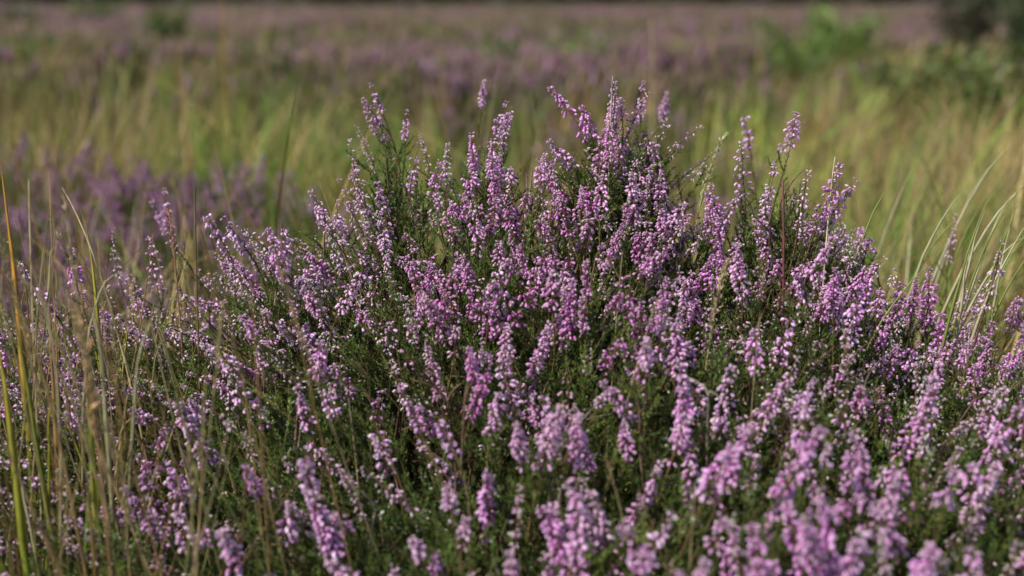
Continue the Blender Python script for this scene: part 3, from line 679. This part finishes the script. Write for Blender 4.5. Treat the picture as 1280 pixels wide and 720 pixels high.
def ground_under(p, dx=0, dy=0): return np.array([p[0] + dx, p[1] + dy, 0.0])
ORG = (.62, .29, .035); YEL = (.46, .38, .045); GRN = (.16, .27, .02); STR = (.40, .31, .16); BRN = (.26, .15, .06); PALE = (.62, .56, .34)
t = at(1, 205, 1.12); b = at(38, 640, 1.02); hero_blade('tall stiff grass blade turning from green to orange at its pointed tip', ground_under(b, .01), at(26, 440, 1.08), t, .0075, GRN, ORG)
t = at(-3, 415, .95); b = at(26, 640, .92); hero_blade('short yellow green grass blade against the left edge below the orange tipped one', ground_under(b, .01), at(14, 540, .93), t, .007, GRN, YEL)
t = at(112, 445, .98); b = at(108, 650, .95); hero_blade('upright green blade with a bright yellow middle standing left of the slanting lilac spikes', ground_under(b), at(110, 560, .96), t, .006, (.10, .17, .02), (.40, .33, .03))
t = at(66, 330, 1.06); b = at(62, 560, 1.0); hero_blade('thin orange brown blade close beside the tall green one', ground_under(b), at(64, 440, 1.04), t, .0042, ORG, BRN)
t = at(104, 268, 1.25); b = at(130, 430, 1.12); hero_blade('yellowish blade leaning left in front of the blurred purple row', ground_under(b), at(124, 350, 1.2), t, .005, GRN, YEL)
t = at(12, 360, 1.0); b = at(46, 600, .95); hero_blade('bent olive blade crossing behind the orange tipped one', ground_under(b, .02), at(44, 470, .98), t, .0045, GRN, (.25, .22, .05))
stalk('brown seed stalk with a thick tan head nodding over the left heather', ground_under(at(142, 640, .85)), at(135, 560, .83), at(96, 385, .90), .0022, BRN, .34, .0055, (.36, .24, .11))
stalk('dark thin stalk standing straight in front of the left shoulder plant', ground_under(at(246, 520, 1.12)), at(246, 400, 1.1), at(243, 232, 1.12), .0022, (.16, .12, .05))
stalk('tan hair thin stalk rising beside the dark straight one', ground_under(at(70, 520, 1.0)), at(66, 400, 1.02), at(62, 215, 1.1), .0016, BRN)
stalk('pale straw stem near the left edge rising up through blurred heather', ground_under(at(38, 560, .98)), at(38, 400, 1.0), at(36, 225, 1.06), .0016, STR)
stalk('long straw stalk slanting from the left edge down into the lilac spikes', ground_under(at(225, 520, 1.0)), at(180, 400, 1.05), at(78, 235, 1.2), .0017, STR)
stalk('reddish brown stalk with a rusty seed head beside the left shoulder plant', ground_under(at(232, 440, 1.15)), at(228, 350, 1.15), at(210, 262, 1.2), .0018, (.30, .14, .07), .22, .0035, (.30, .15, .08))
stalk('green flowering grass stem slanting up right from beside the tallest plume', ground_under(at(838, 330, 1.2)), at(845, 235, 1.22), at(908, 168, 1.26), .0016, (.30, .31, .12), .3, .004, (.38, .38, .18))
stalk('bare straw stem sticking straight up inside the tallest plume', ground_under(at(758, 330, 1.22)), at(759, 190, 1.22), at(766, 95, 1.22), .0020, (.42, .38, .27))
stalk('thin straw stem leaning right in front of the green leafy plant', ground_under(at(862, 520, 1.02)), at(868, 430, 1.04), at(908, 330, 1.06), .0018, STR, .28, .004)
stalk('straw stem leaning against the fat tilted double spike', ground_under(at(1020, 360, 1.17)), at(1030, 270, 1.17), at(1044, 196, 1.18), .0016, PALE)
stalk('very tall orange stalk standing in the grass far behind the left shoulder', ground_under(at(280, 110, 3.2)), at(279, 70, 3.2), at(277, -14, 3.2), .0065, (.40, .22, .07))
stalk('shorter tan stalk left of the very tall orange one', ground_under(at(232, 150, 2.8)), at(230, 110, 2.8), at(224, 55, 2.8), .007, (.36, .25, .09))
stalk('pale stalk standing alone in the strip behind the tallest plume', ground_under(at(818, 130, 3.0)), at(818, 90, 3.0), at(814, 25, 3.0), .006, STR)
stalk('dark red twig rising below the lone high heather spike', ground_under(at(984, 470, 1.1)), at(984, 350, 1.1), at(978, 225, 1.16), .0028, (.16, .05, .045))

# bleached arching straw at right, a thing each
BG = 'bleached straw blades arching at right'
arc = [((1150, 330), (1165, 270), (1205, 245), 1.30), ((1165, 320), (1185, 270), (1262, 180), 1.42), ((1180, 335), (1210, 285), (1290, 222), 1.30), ((1222, 370), (1225, 310), (1258, 240), 1.28),
       ((1210, 345), (1240, 310), (1290, 295), 1.22), ((1225, 420), (1238, 350), (1290, 270), 1.18), ((1232, 345), (1232, 290), (1236, 255), 1.26), ((1105, 330), (1112, 260), (1150, 200), 1.6), ((1235, 400), (1238, 350), (1225, 300), 1.2),
       ((1190, 300), (1205, 240), (1240, 205), 1.5), ((1270, 400), (1285, 330), (1275, 255), 1.24)]
for a0, a1, a2, Y in arc:
    p0 = at(*a0, Y)
    hero_blade('bleached straw blade arching over the heather at the right edge', ground_under(p0, -.07), p0 * .75 + at(*a1, Y) * .25 + np.array([-.02, 0, .01]), at(*a2, Y), .0037 * rng.uniform(.8, 1.15), (.34, .28, .12), PALE, 'straw blade', 'straw_blade', BG)
for i in range(16):
    Y = rng.uniform(1.12, 1.5); px = rng.uniform(1085, 1290); top = rng.uniform(215, 330); dx = rng.uniform(30, 120)
    p2 = at(px + dx * .5, top, Y); q = at(px - dx * .5, min(400, top + rng.uniform(60, 110)), Y)
    hero_blade('thin green blade leaning right among the bleached straw at the right edge', ground_under(q, -.06), q + np.array([-.01, 0, .01]), p2, .0030, (.14, .24, .02), (.30, .33, .08), 'grass blade', 'tall_grass', 'thin green blades at the right edge')
for i in range(44):
    Y = rng.uniform(.88, 1.3); px = rng.uniform(-30, 190) * rng.uniform(.5, 1); top = rng.uniform(270, 600); dx = rng.normal(0, 60)
    p2 = at(px + dx, top + abs(dx) * .4, Y); q = at(px, top - rng.uniform(0, 50), Y)
    c0, c1 = [((.30, .22, .08), STR), ((.18, .25, .03), YEL), (BRN, (.42, .30, .12)), ((.24, .20, .06), PALE)][i % 4]
    hero_blade('thin bent dry blade tangled with the heather at the left edge', ground_under(q, rng.normal(0, .03)), q, p2, rng.uniform(.0020, .0034), c0, c1, 'straw blade', 'straw_blade', 'bent straw tangled at the left edge')
# thin stalks all through the left part
LG = 'thin dry stalks among the left heather'
for i in range(150):
    px = -30 + 380 * rng.uniform() ** 1.3; Y = rng.uniform(.85, 1.35); top = rng.uniform(240, 560)
    if px > 200: top += 40
    p2 = at(px, top, Y); ln = rng.normal(.08, .22)
    p0 = np.array([p2[0] + ln * p2[2], Y + rng.normal(0, .03), 0])
    p1 = p0 * .45 + p2 * .55 + np.array([-ln * .08, 0, .05])
    stalk('thin dry grass stalk among the heather and blades at left', p0, p1, p2, rng.uniform(.0010, .0018), [STR, BRN, (.33, .24, .10), (.22, .22, .07)][i % 4], .2 if i % 8 == 0 else 0, .0034, group=LG)
for i in range(16):
    px = rng.uniform(380, 1250); Y = rng.uniform(.85, 1.2)
    x = at(px, 400, Y)[0]; z = float(canopy_z(np.array(x), np.array(Y))) + rng.uniform(-.01, .035)
    p2 = np.array([x, Y, z]); ln = rng.normal(0, .3); p0 = np.array([x - ln * .2, Y, 0])
    stalk('short fine straw poking out between the heather spikes of the mound', p0, p0 * .4 + p2 * .6 + np.array([-ln * .05, 0, .03]), p2, .0012, STR if i % 2 else BRN, 0, group='fine straws poking out of the mound')

# tussocks: separate tufts of grass
def tussock(x, Y, n, h, spread, lean, pal, w, label, group=None, az0=None):
    mb = MB(); a = rng.uniform(0, 6.3, n) if az0 is None else rng.normal(az0, .9, n)
    r = spread * np.sqrt(rng.uniform(0, 1, n)); b = np.stack([r * np.cos(a), r * np.sin(a), 0 * a], 1)
    pal = np.array(pal); c = pal[rng.integers(0, len(pal), n)] * (1 + rng.normal(0, .15, (n, 1)))
    blades(mb, b, rng.uniform(.55, 1.1, n) * h, np.abs(rng.normal(lean, .2, n)), a, rng.uniform(.7, 1.3, n) * w, np.clip(c, .01, .9), 0, .7, 8)
    e = link('grass_tussock', mb.mesh('tussock', [M_GRASS])); e.location = (x, Y, 0)
    return tag(e, label, 'grass tussock', group)
G3 = [GR[0], GR[1], GR[3]]; T3 = [TAN[0], TAN[1], TAN[2]]
def tx(px, Y): return at(px, 200, Y)[0]
tussock(tx(15, .86), .86, 110, .35, .06, .28, [TAN[1], TAN[3], GR[1], TAN[0]], .0032, 'brown and green tussock filling the lower left corner')
tussock(tx(30, 1.08), 1.08, 70, .43, .06, .25, [TAN[1], GR[1], GR[3], TAN[3]], .0032, 'mixed yellow and green tussock at the foot of the tall orange tipped blade')
tussock(tx(90, 1.5), 1.5, 60, .28, .08, .5, T3 + [TAN[3]], .0032, 'straw brown tussock between the left heather and the purple row')
tussock(tx(200, 1.55), 1.55, 40, .27, .08, .5, T3, .003, 'smaller straw tussock behind the sparse left flank heather')
tussock(tx(400, 1.75), 1.75, 110, .40, .09, .4, [(.14, .25, .03), (.22, .30, .04), (.09, .17, .02)], .0035, 'bright green tussock behind the left shoulder of the mound')
tussock(tx(445, 2.1), 2.1, 110, .44, .09, .4, [(.18, .27, .03), (.27, .31, .05), (.10, .18, .02), TAN[0]], .0038, 'yellow green tussock seen left of the left peak sprig')
tussock(tx(270, 3.0), 3.0, 160, .44, .14, .35, [(.12, .25, .02), (.17, .31, .03), (.22, .30, .04)], .005, 'vivid green tussock in the grass beyond the purple row')
tussock(tx(1135, 1.45), 1.45, 46, .38, .07, .75, [PALE, TAN[2], TAN[0], GR[3]], .0034, 'bleached straw tussock leaning right behind the arching blades', az0=.15)
tussock(tx(1225, 1.4), 1.4, 46, .38, .07, .7, [PALE, TAN[2], GR[1], GR[3]], .0034, 'straw and green tussock at the right edge leaning over reddish heather', az0=.15)
tussock(tx(120, 1.12), 1.12, 44, .37, .06, .35, [TAN[1], TAN[0], GR[1], TAN[3]], .0026, 'thin brown tussock growing through the sparse left flank heather')
tussock(tx(1120, 1.75), 1.75, 170, .34, .11, .4, [(.10, .22, .02), (.15, .28, .03), (.07, .15, .02)], .0034, 'fresh green tussock behind the right end of the mound')
tussock(tx(1215, 2.0), 2.0, 170, .36, .11, .4, [(.10, .22, .02), (.15, .28, .03), (.07, .15, .02)], .0036, 'green tussock behind the arching bleached straw')
tussock(tx(1095, 2.6), 2.6, 90, .42, .14, .5, T3, .004, 'tan tussock leaning right, beyond the fresh green one', az0=.2)
tussock(tx(1190, 3.0), 3.0, 150, .48, .16, .6, T3 + [TAN[4]], .0045, 'large tan tussock with long blades swept to the right', az0=.2)
tussock(tx(1265, 3.4), 3.4, 150, .52, .16, .6, T3, .005, 'straw tussock at the right edge below the bramble', az0=.2)
tussock(tx(560, 1.9), 1.9, 80, .36, .08, .4, [(.15, .22, .03), (.20, .22, .04), (.09, .14, .02)], .0034, 'olive green tussock in the dip between the left and middle peaks')
tussock(tx(700, 2.2), 2.2, 90, .36, .10, .3, G3, .0036, 'green tussock in the dip between the middle peak and the tallest plume')
tussock(tx(880, 1.9), 1.9, 90, .36, .09, .35, [GR[0], GR[1], TAN[0]], .0034, 'green tussock right of the tallest plume')
tussock(tx(20, 2.7), 2.7, 150, .46, .14, .35, T3 + [GR[3]], .0045, 'golden tussock at the left edge beyond the purple row')
tussock(tx(110, 3.3), 3.3, 150, .48, .15, .35, T3 + [GR[3]], .005, 'tall golden tussock left of the vivid green one')

# ------------------------------------------------------------------ shrubs and small plants farther off
def shrub(name, label, x, Y, w, h, nleaf, lsize, pal, cat='shrub', group=None, trunk=True, base_z=.0):
    e = link(name, None); e.location = (x, Y, base_z); tag(e, label, cat, group)
    tb = MB(); lb = MB(); ends = []
    for i in range(9):
        a = i * 2.4 + rng.uniform(-.4, .4); rr = w * .5 * rng.uniform(.3, .95)
        p2 = np.array([rr * math.cos(a), rr * math.sin(a), h * rng.uniform(.55, .98)])
        pts = bez((rng.normal(0, .02), rng.normal(0, .02), -.03), (p2[0] * .3, p2[1] * .3, p2[2] * .6), p2, 8)
        tube(tb, pts, np.linspace(.014, .003, 8) * h, (.12, .08, .05), 0, 5)
        for s in (.45, .6, .75, .88, 1.0): ends.append(sample(pts, np.array([s]))[0])
    ends = np.array(ends); q = rng.integers(0, len(ends), nleaf)
    loc = ends[q] + rng.normal(0, 1, (nleaf, 3)) * np.array([w, w, h * .8]) * .085
    loc[:, 2] = np.maximum(loc[:, 2], .01)
    pal = np.array(pal); hue = rng.normal(0, .14, len(ends))
    c = pal[rng.integers(0, len(pal), nleaf)] * (1 + hue[q][:, None] + rng.normal(0, .14, (nleaf, 1)))
    d = norm(rng.normal(0, 1, (nleaf, 3)) + np.array([0, 0, .5]))
    mats = frames(d, rng.uniform(0, 6.3, nleaf)) * (lsize * rng.uniform(.6, 1.3, nleaf))[:, None, None]; mats[:, :, 0] *= 1.9
    lb.inst(LEAF_V, LEAF_F, mats, loc, np.clip(c, .005, .9))
    link('branches', tb.mesh('shrub_wood', [M_BARK]), e).name = 'trunk'
    link('crown', lb.mesh('shrub_leaves', [M_SHRUB]), e)
BRIGHT = [(.13, .22, .035), (.18, .27, .05), (.10, .16, .03), (.19, .22, .06)]
DARK = [(.035, .055, .018), (.05, .08, .02), (.03, .04, .02)]
MIDG = [(.10, .16, .03), (.14, .19, .045), (.07, .11, .025), (.17, .16, .06)]
def gx(px, Y): return at(px, 20, Y)[0]
shrub('shrub', 'bright green bush, the lower left one of the pair at upper right', gx(1000, 9.0), 9.0, .56, .48, 1300, .04, BRIGHT)
shrub('shrub', 'bright green bush, the higher right one of the pair at upper right', gx(1055, 10.5), 10.5, .60, .58, 1400, .045, BRIGHT)
shrub('shrub', 'large dark bush reaching past the top of the picture at upper right', gx(1292, 9.5), 9.5, .62, .92, 1900, .045, [(.05, .075, .022), (.07, .10, .03), (.04, .05, .02)])
shrub('shrub', 'dark brownish bush standing left of the large dark one', gx(1215, 12.0), 12.0, .8, .75, 1500, .05, [(.05, .045, .02), (.06, .06, .025), (.045, .06, .02)])
shrub('bramble_bush', 'low green bramble at the right edge under the large dark bush', gx(1258, 5.4), 5.4, .55, .45, 1300, .04, MIDG, 'bramble')
shrub('bramble_bush', 'low green bramble left of the one at the right edge', gx(1165, 6.0), 6.0, .5, .40, 1000, .04, MIDG, 'bramble')
shrub('shrub', 'small bright green plant in the middle of the purple moor', gx(620, 8.5), 8.5, .26, .42, 700, .035, BRIGHT)
shrub('shrub', 'low wide green plant on the moor above the tallest plume', gx(735, 9.5), 9.5, .55, .40, 900, .035, BRIGHT)
shrub('shrub', 'green bush on the moor near the top, left of the tall orange stalk', gx(205, 13.0), 13.0, .5, .56, 1200, .045, MIDG)
shrub('shrub', 'dull green heath bush near the top left of the moor', gx(115, 22.0), 22.0, 1.0, .56, 700, .07, MIDG)
shrub('shrub', 'dull green bush in the top left corner of the moor', gx(12, 20.0), 20.0, 1.1, .58, 900, .07, [(.06, .08, .03), (.09, .10, .04)])
shrub('shrub', 'bright low green plant near the left edge under the corner bush', gx(18, 11.0), 11.0, .6, .38, 900, .04, BRIGHT)
shrub('shrub', 'small rust brown plant in the grass right of the lone high spike', gx(1015, 4.6), 4.6, .16, .30, 220, .025, [(.26, .12, .05), (.20, .11, .05)])

# ------------------------------------------------------------------ far wood, ground, sky
def wood():
    mb = MB()
    for i in range(90):
        x = -75 + 150 * (i + rng.uniform(-.4, .4)) / 90; Y = 118 + rng.uniform(0, 14); h = rng.uniform(6, 10)
        tube(mb, [(x, Y, -.2), (x + rng.normal(0, .15), Y, h * .5), (x + rng.normal(0, .3), Y, h * .9)], [.22, .15, .05], (.10, .07, .05), 1, 6)
        n = 420; loc = np.array([x, Y, h * .52]) + rng.normal(0, 1, (n, 3)) * np.array([1.3, 1.3, h * .24]); loc[:, 2] = np.clip(loc[:, 2], .1, None)
        d = norm(rng.normal(0, 1, (n, 3))); mats = frames(d) * rng.uniform(.35, .8, n)[:, None, None]; mats[:, :, 0] *= 2
        mb.inst(LEAF_V, LEAF_F, mats, loc, vary((.045, .07, .022), n, .25, .08))
        n = 420; loc = np.array([x, Y - 3, 0]) + np.stack([rng.normal(0, 1.3, n), rng.normal(0, .8, n), rng.uniform(0, 2.6, n)], 1)
        mats = frames(norm(rng.normal(0, 1, (n, 3)))) * rng.uniform(.35, .7, n)[:, None, None]; mats[:, :, 0] *= 2
        mb.inst(LEAF_V, LEAF_F, mats, loc, vary((.04, .06, .02), n, .25, .08))
    return mb.mesh('far_wood', [M_SHRUB, M_BARK])
tag(link('treeline', wood()), 'dark line of trees along the far edge of the moor', 'trees', kind='stuff')

def ground():
    n = 120
    u = np.linspace(-1, 1, n); X = np.sign(u) * (np.abs(u) ** 3) * 400 + u * 3
    Yv = -3 + np.linspace(0, 1, n) ** 3.2 * 600
    XX, YY = np.meshgrid(X, Yv); Z = .02 * np.sin(XX * 1.7) * np.cos(YY * 1.3) + .015 * np.sin(XX * 4.1 + YY * 3.3) - .02
    v = np.stack([XX, YY, Z], 2).reshape(-1, 3); f = []
    for i in range(n - 1):
        for j in range(n - 1):
            p = i * n + j; f += [(p, p + 1, p + n + 1), (p, p + n + 1, p + n)]
    mb = MB(); mb.add(v, np.array(f), (.06, .045, .03))
    m = bpy.data.materials.new('peaty_soil'); m.use_nodes = True; nt = m.node_tree; bs = nt.nodes['Principled BSDF']
    tc = nt.nodes.new('ShaderNodeTexCoord'); nz = nt.nodes.new('ShaderNodeTexNoise'); nz.inputs['Scale'].default_value = 5; nz.inputs['Detail'].default_value = 8
    n2 = nt.nodes.new('ShaderNodeTexNoise'); n2.inputs['Scale'].default_value = 60; n2.inputs['Detail'].default_value = 5
    cr = nt.nodes.new('ShaderNodeValToRGB'); e = cr.color_ramp.elements
    e[0].position = .32; e[0].color = (.045, .032, .02, 1); e[1].position = .68; e[1].color = (.12, .10, .05, 1)
    x = e.new(.5); x.color = (.07, .07, .03, 1)
    nt.links.new(tc.outputs['Object'], nz.inputs['Vector']); nt.links.new(tc.outputs['Object'], n2.inputs['Vector'])
    nt.links.new(nz.outputs['Fac'], cr.inputs['Fac']); nt.links.new(cr.outputs['Color'], bs.inputs['Base Color'])
    bp = nt.nodes.new('ShaderNodeBump'); bp.inputs['Strength'].default_value = .6; bp.inputs['Distance'].default_value = .02
    nt.links.new(n2.outputs['Fac'], bp.inputs['Height']); nt.links.new(bp.outputs['Normal'], bs.inputs['Normal'])
    bs.inputs['Roughness'].default_value = .95
    return mb.mesh('ground', [m])
tag(link('ground', ground()), kind='structure')

SUN_EL, SUN_DIR = R(50), np.array([-.80, -.38])          # sun high on the left, a little behind the camera
w = bpy.data.worlds.new('World'); scene.world = w; w.use_nodes = True
nt = w.node_tree; bg = nt.nodes['Background']; sky = nt.nodes.new('ShaderNodeTexSky'); sky.sky_type = 'NISHITA'
sky.sun_disc = False; sky.sun_elevation = SUN_EL
sky.sun_rotation = math.atan2(SUN_DIR[0], SUN_DIR[1])
nt.links.new(sky.outputs['Color'], bg.inputs['Color']); bg.inputs['Strength'].default_value = .115
sl = bpy.data.lights.new('sun', 'SUN'); sl.energy = 4.3; sl.angle = R(.53); sl.color = (1, .955, .885)
so = bpy.data.objects.new('sun', sl); COL.objects.link(so); so.location = (-6, -3, 8)
from mathutils import Vector
sd = Vector((*(SUN_DIR / np.linalg.norm(SUN_DIR) * math.cos(SUN_EL)), math.sin(SUN_EL)))
so.rotation_euler = sd.to_track_quat('Z', 'Y').to_euler()

vs = scene.view_settings
vs.view_transform = 'Standard'; vs.look = 'None'; vs.gamma = 1; vs.exposure = 0.32; vs.use_curve_mapping = False
scene.render.engine = 'CYCLES'
c = scene.cycles
c.use_denoising = True; c.denoiser = 'OPENIMAGEDENOISE'; c.denoising_input_passes = 'RGB_ALBEDO_NORMAL'
c.use_adaptive_sampling = True; c.adaptive_threshold = .015
c.max_bounces = 5; c.diffuse_bounces = 3; c.glossy_bounces = 2; c.transmission_bounces = 3; c.transparent_max_bounces = 4
c.caustics_reflective = False; c.caustics_refractive = False
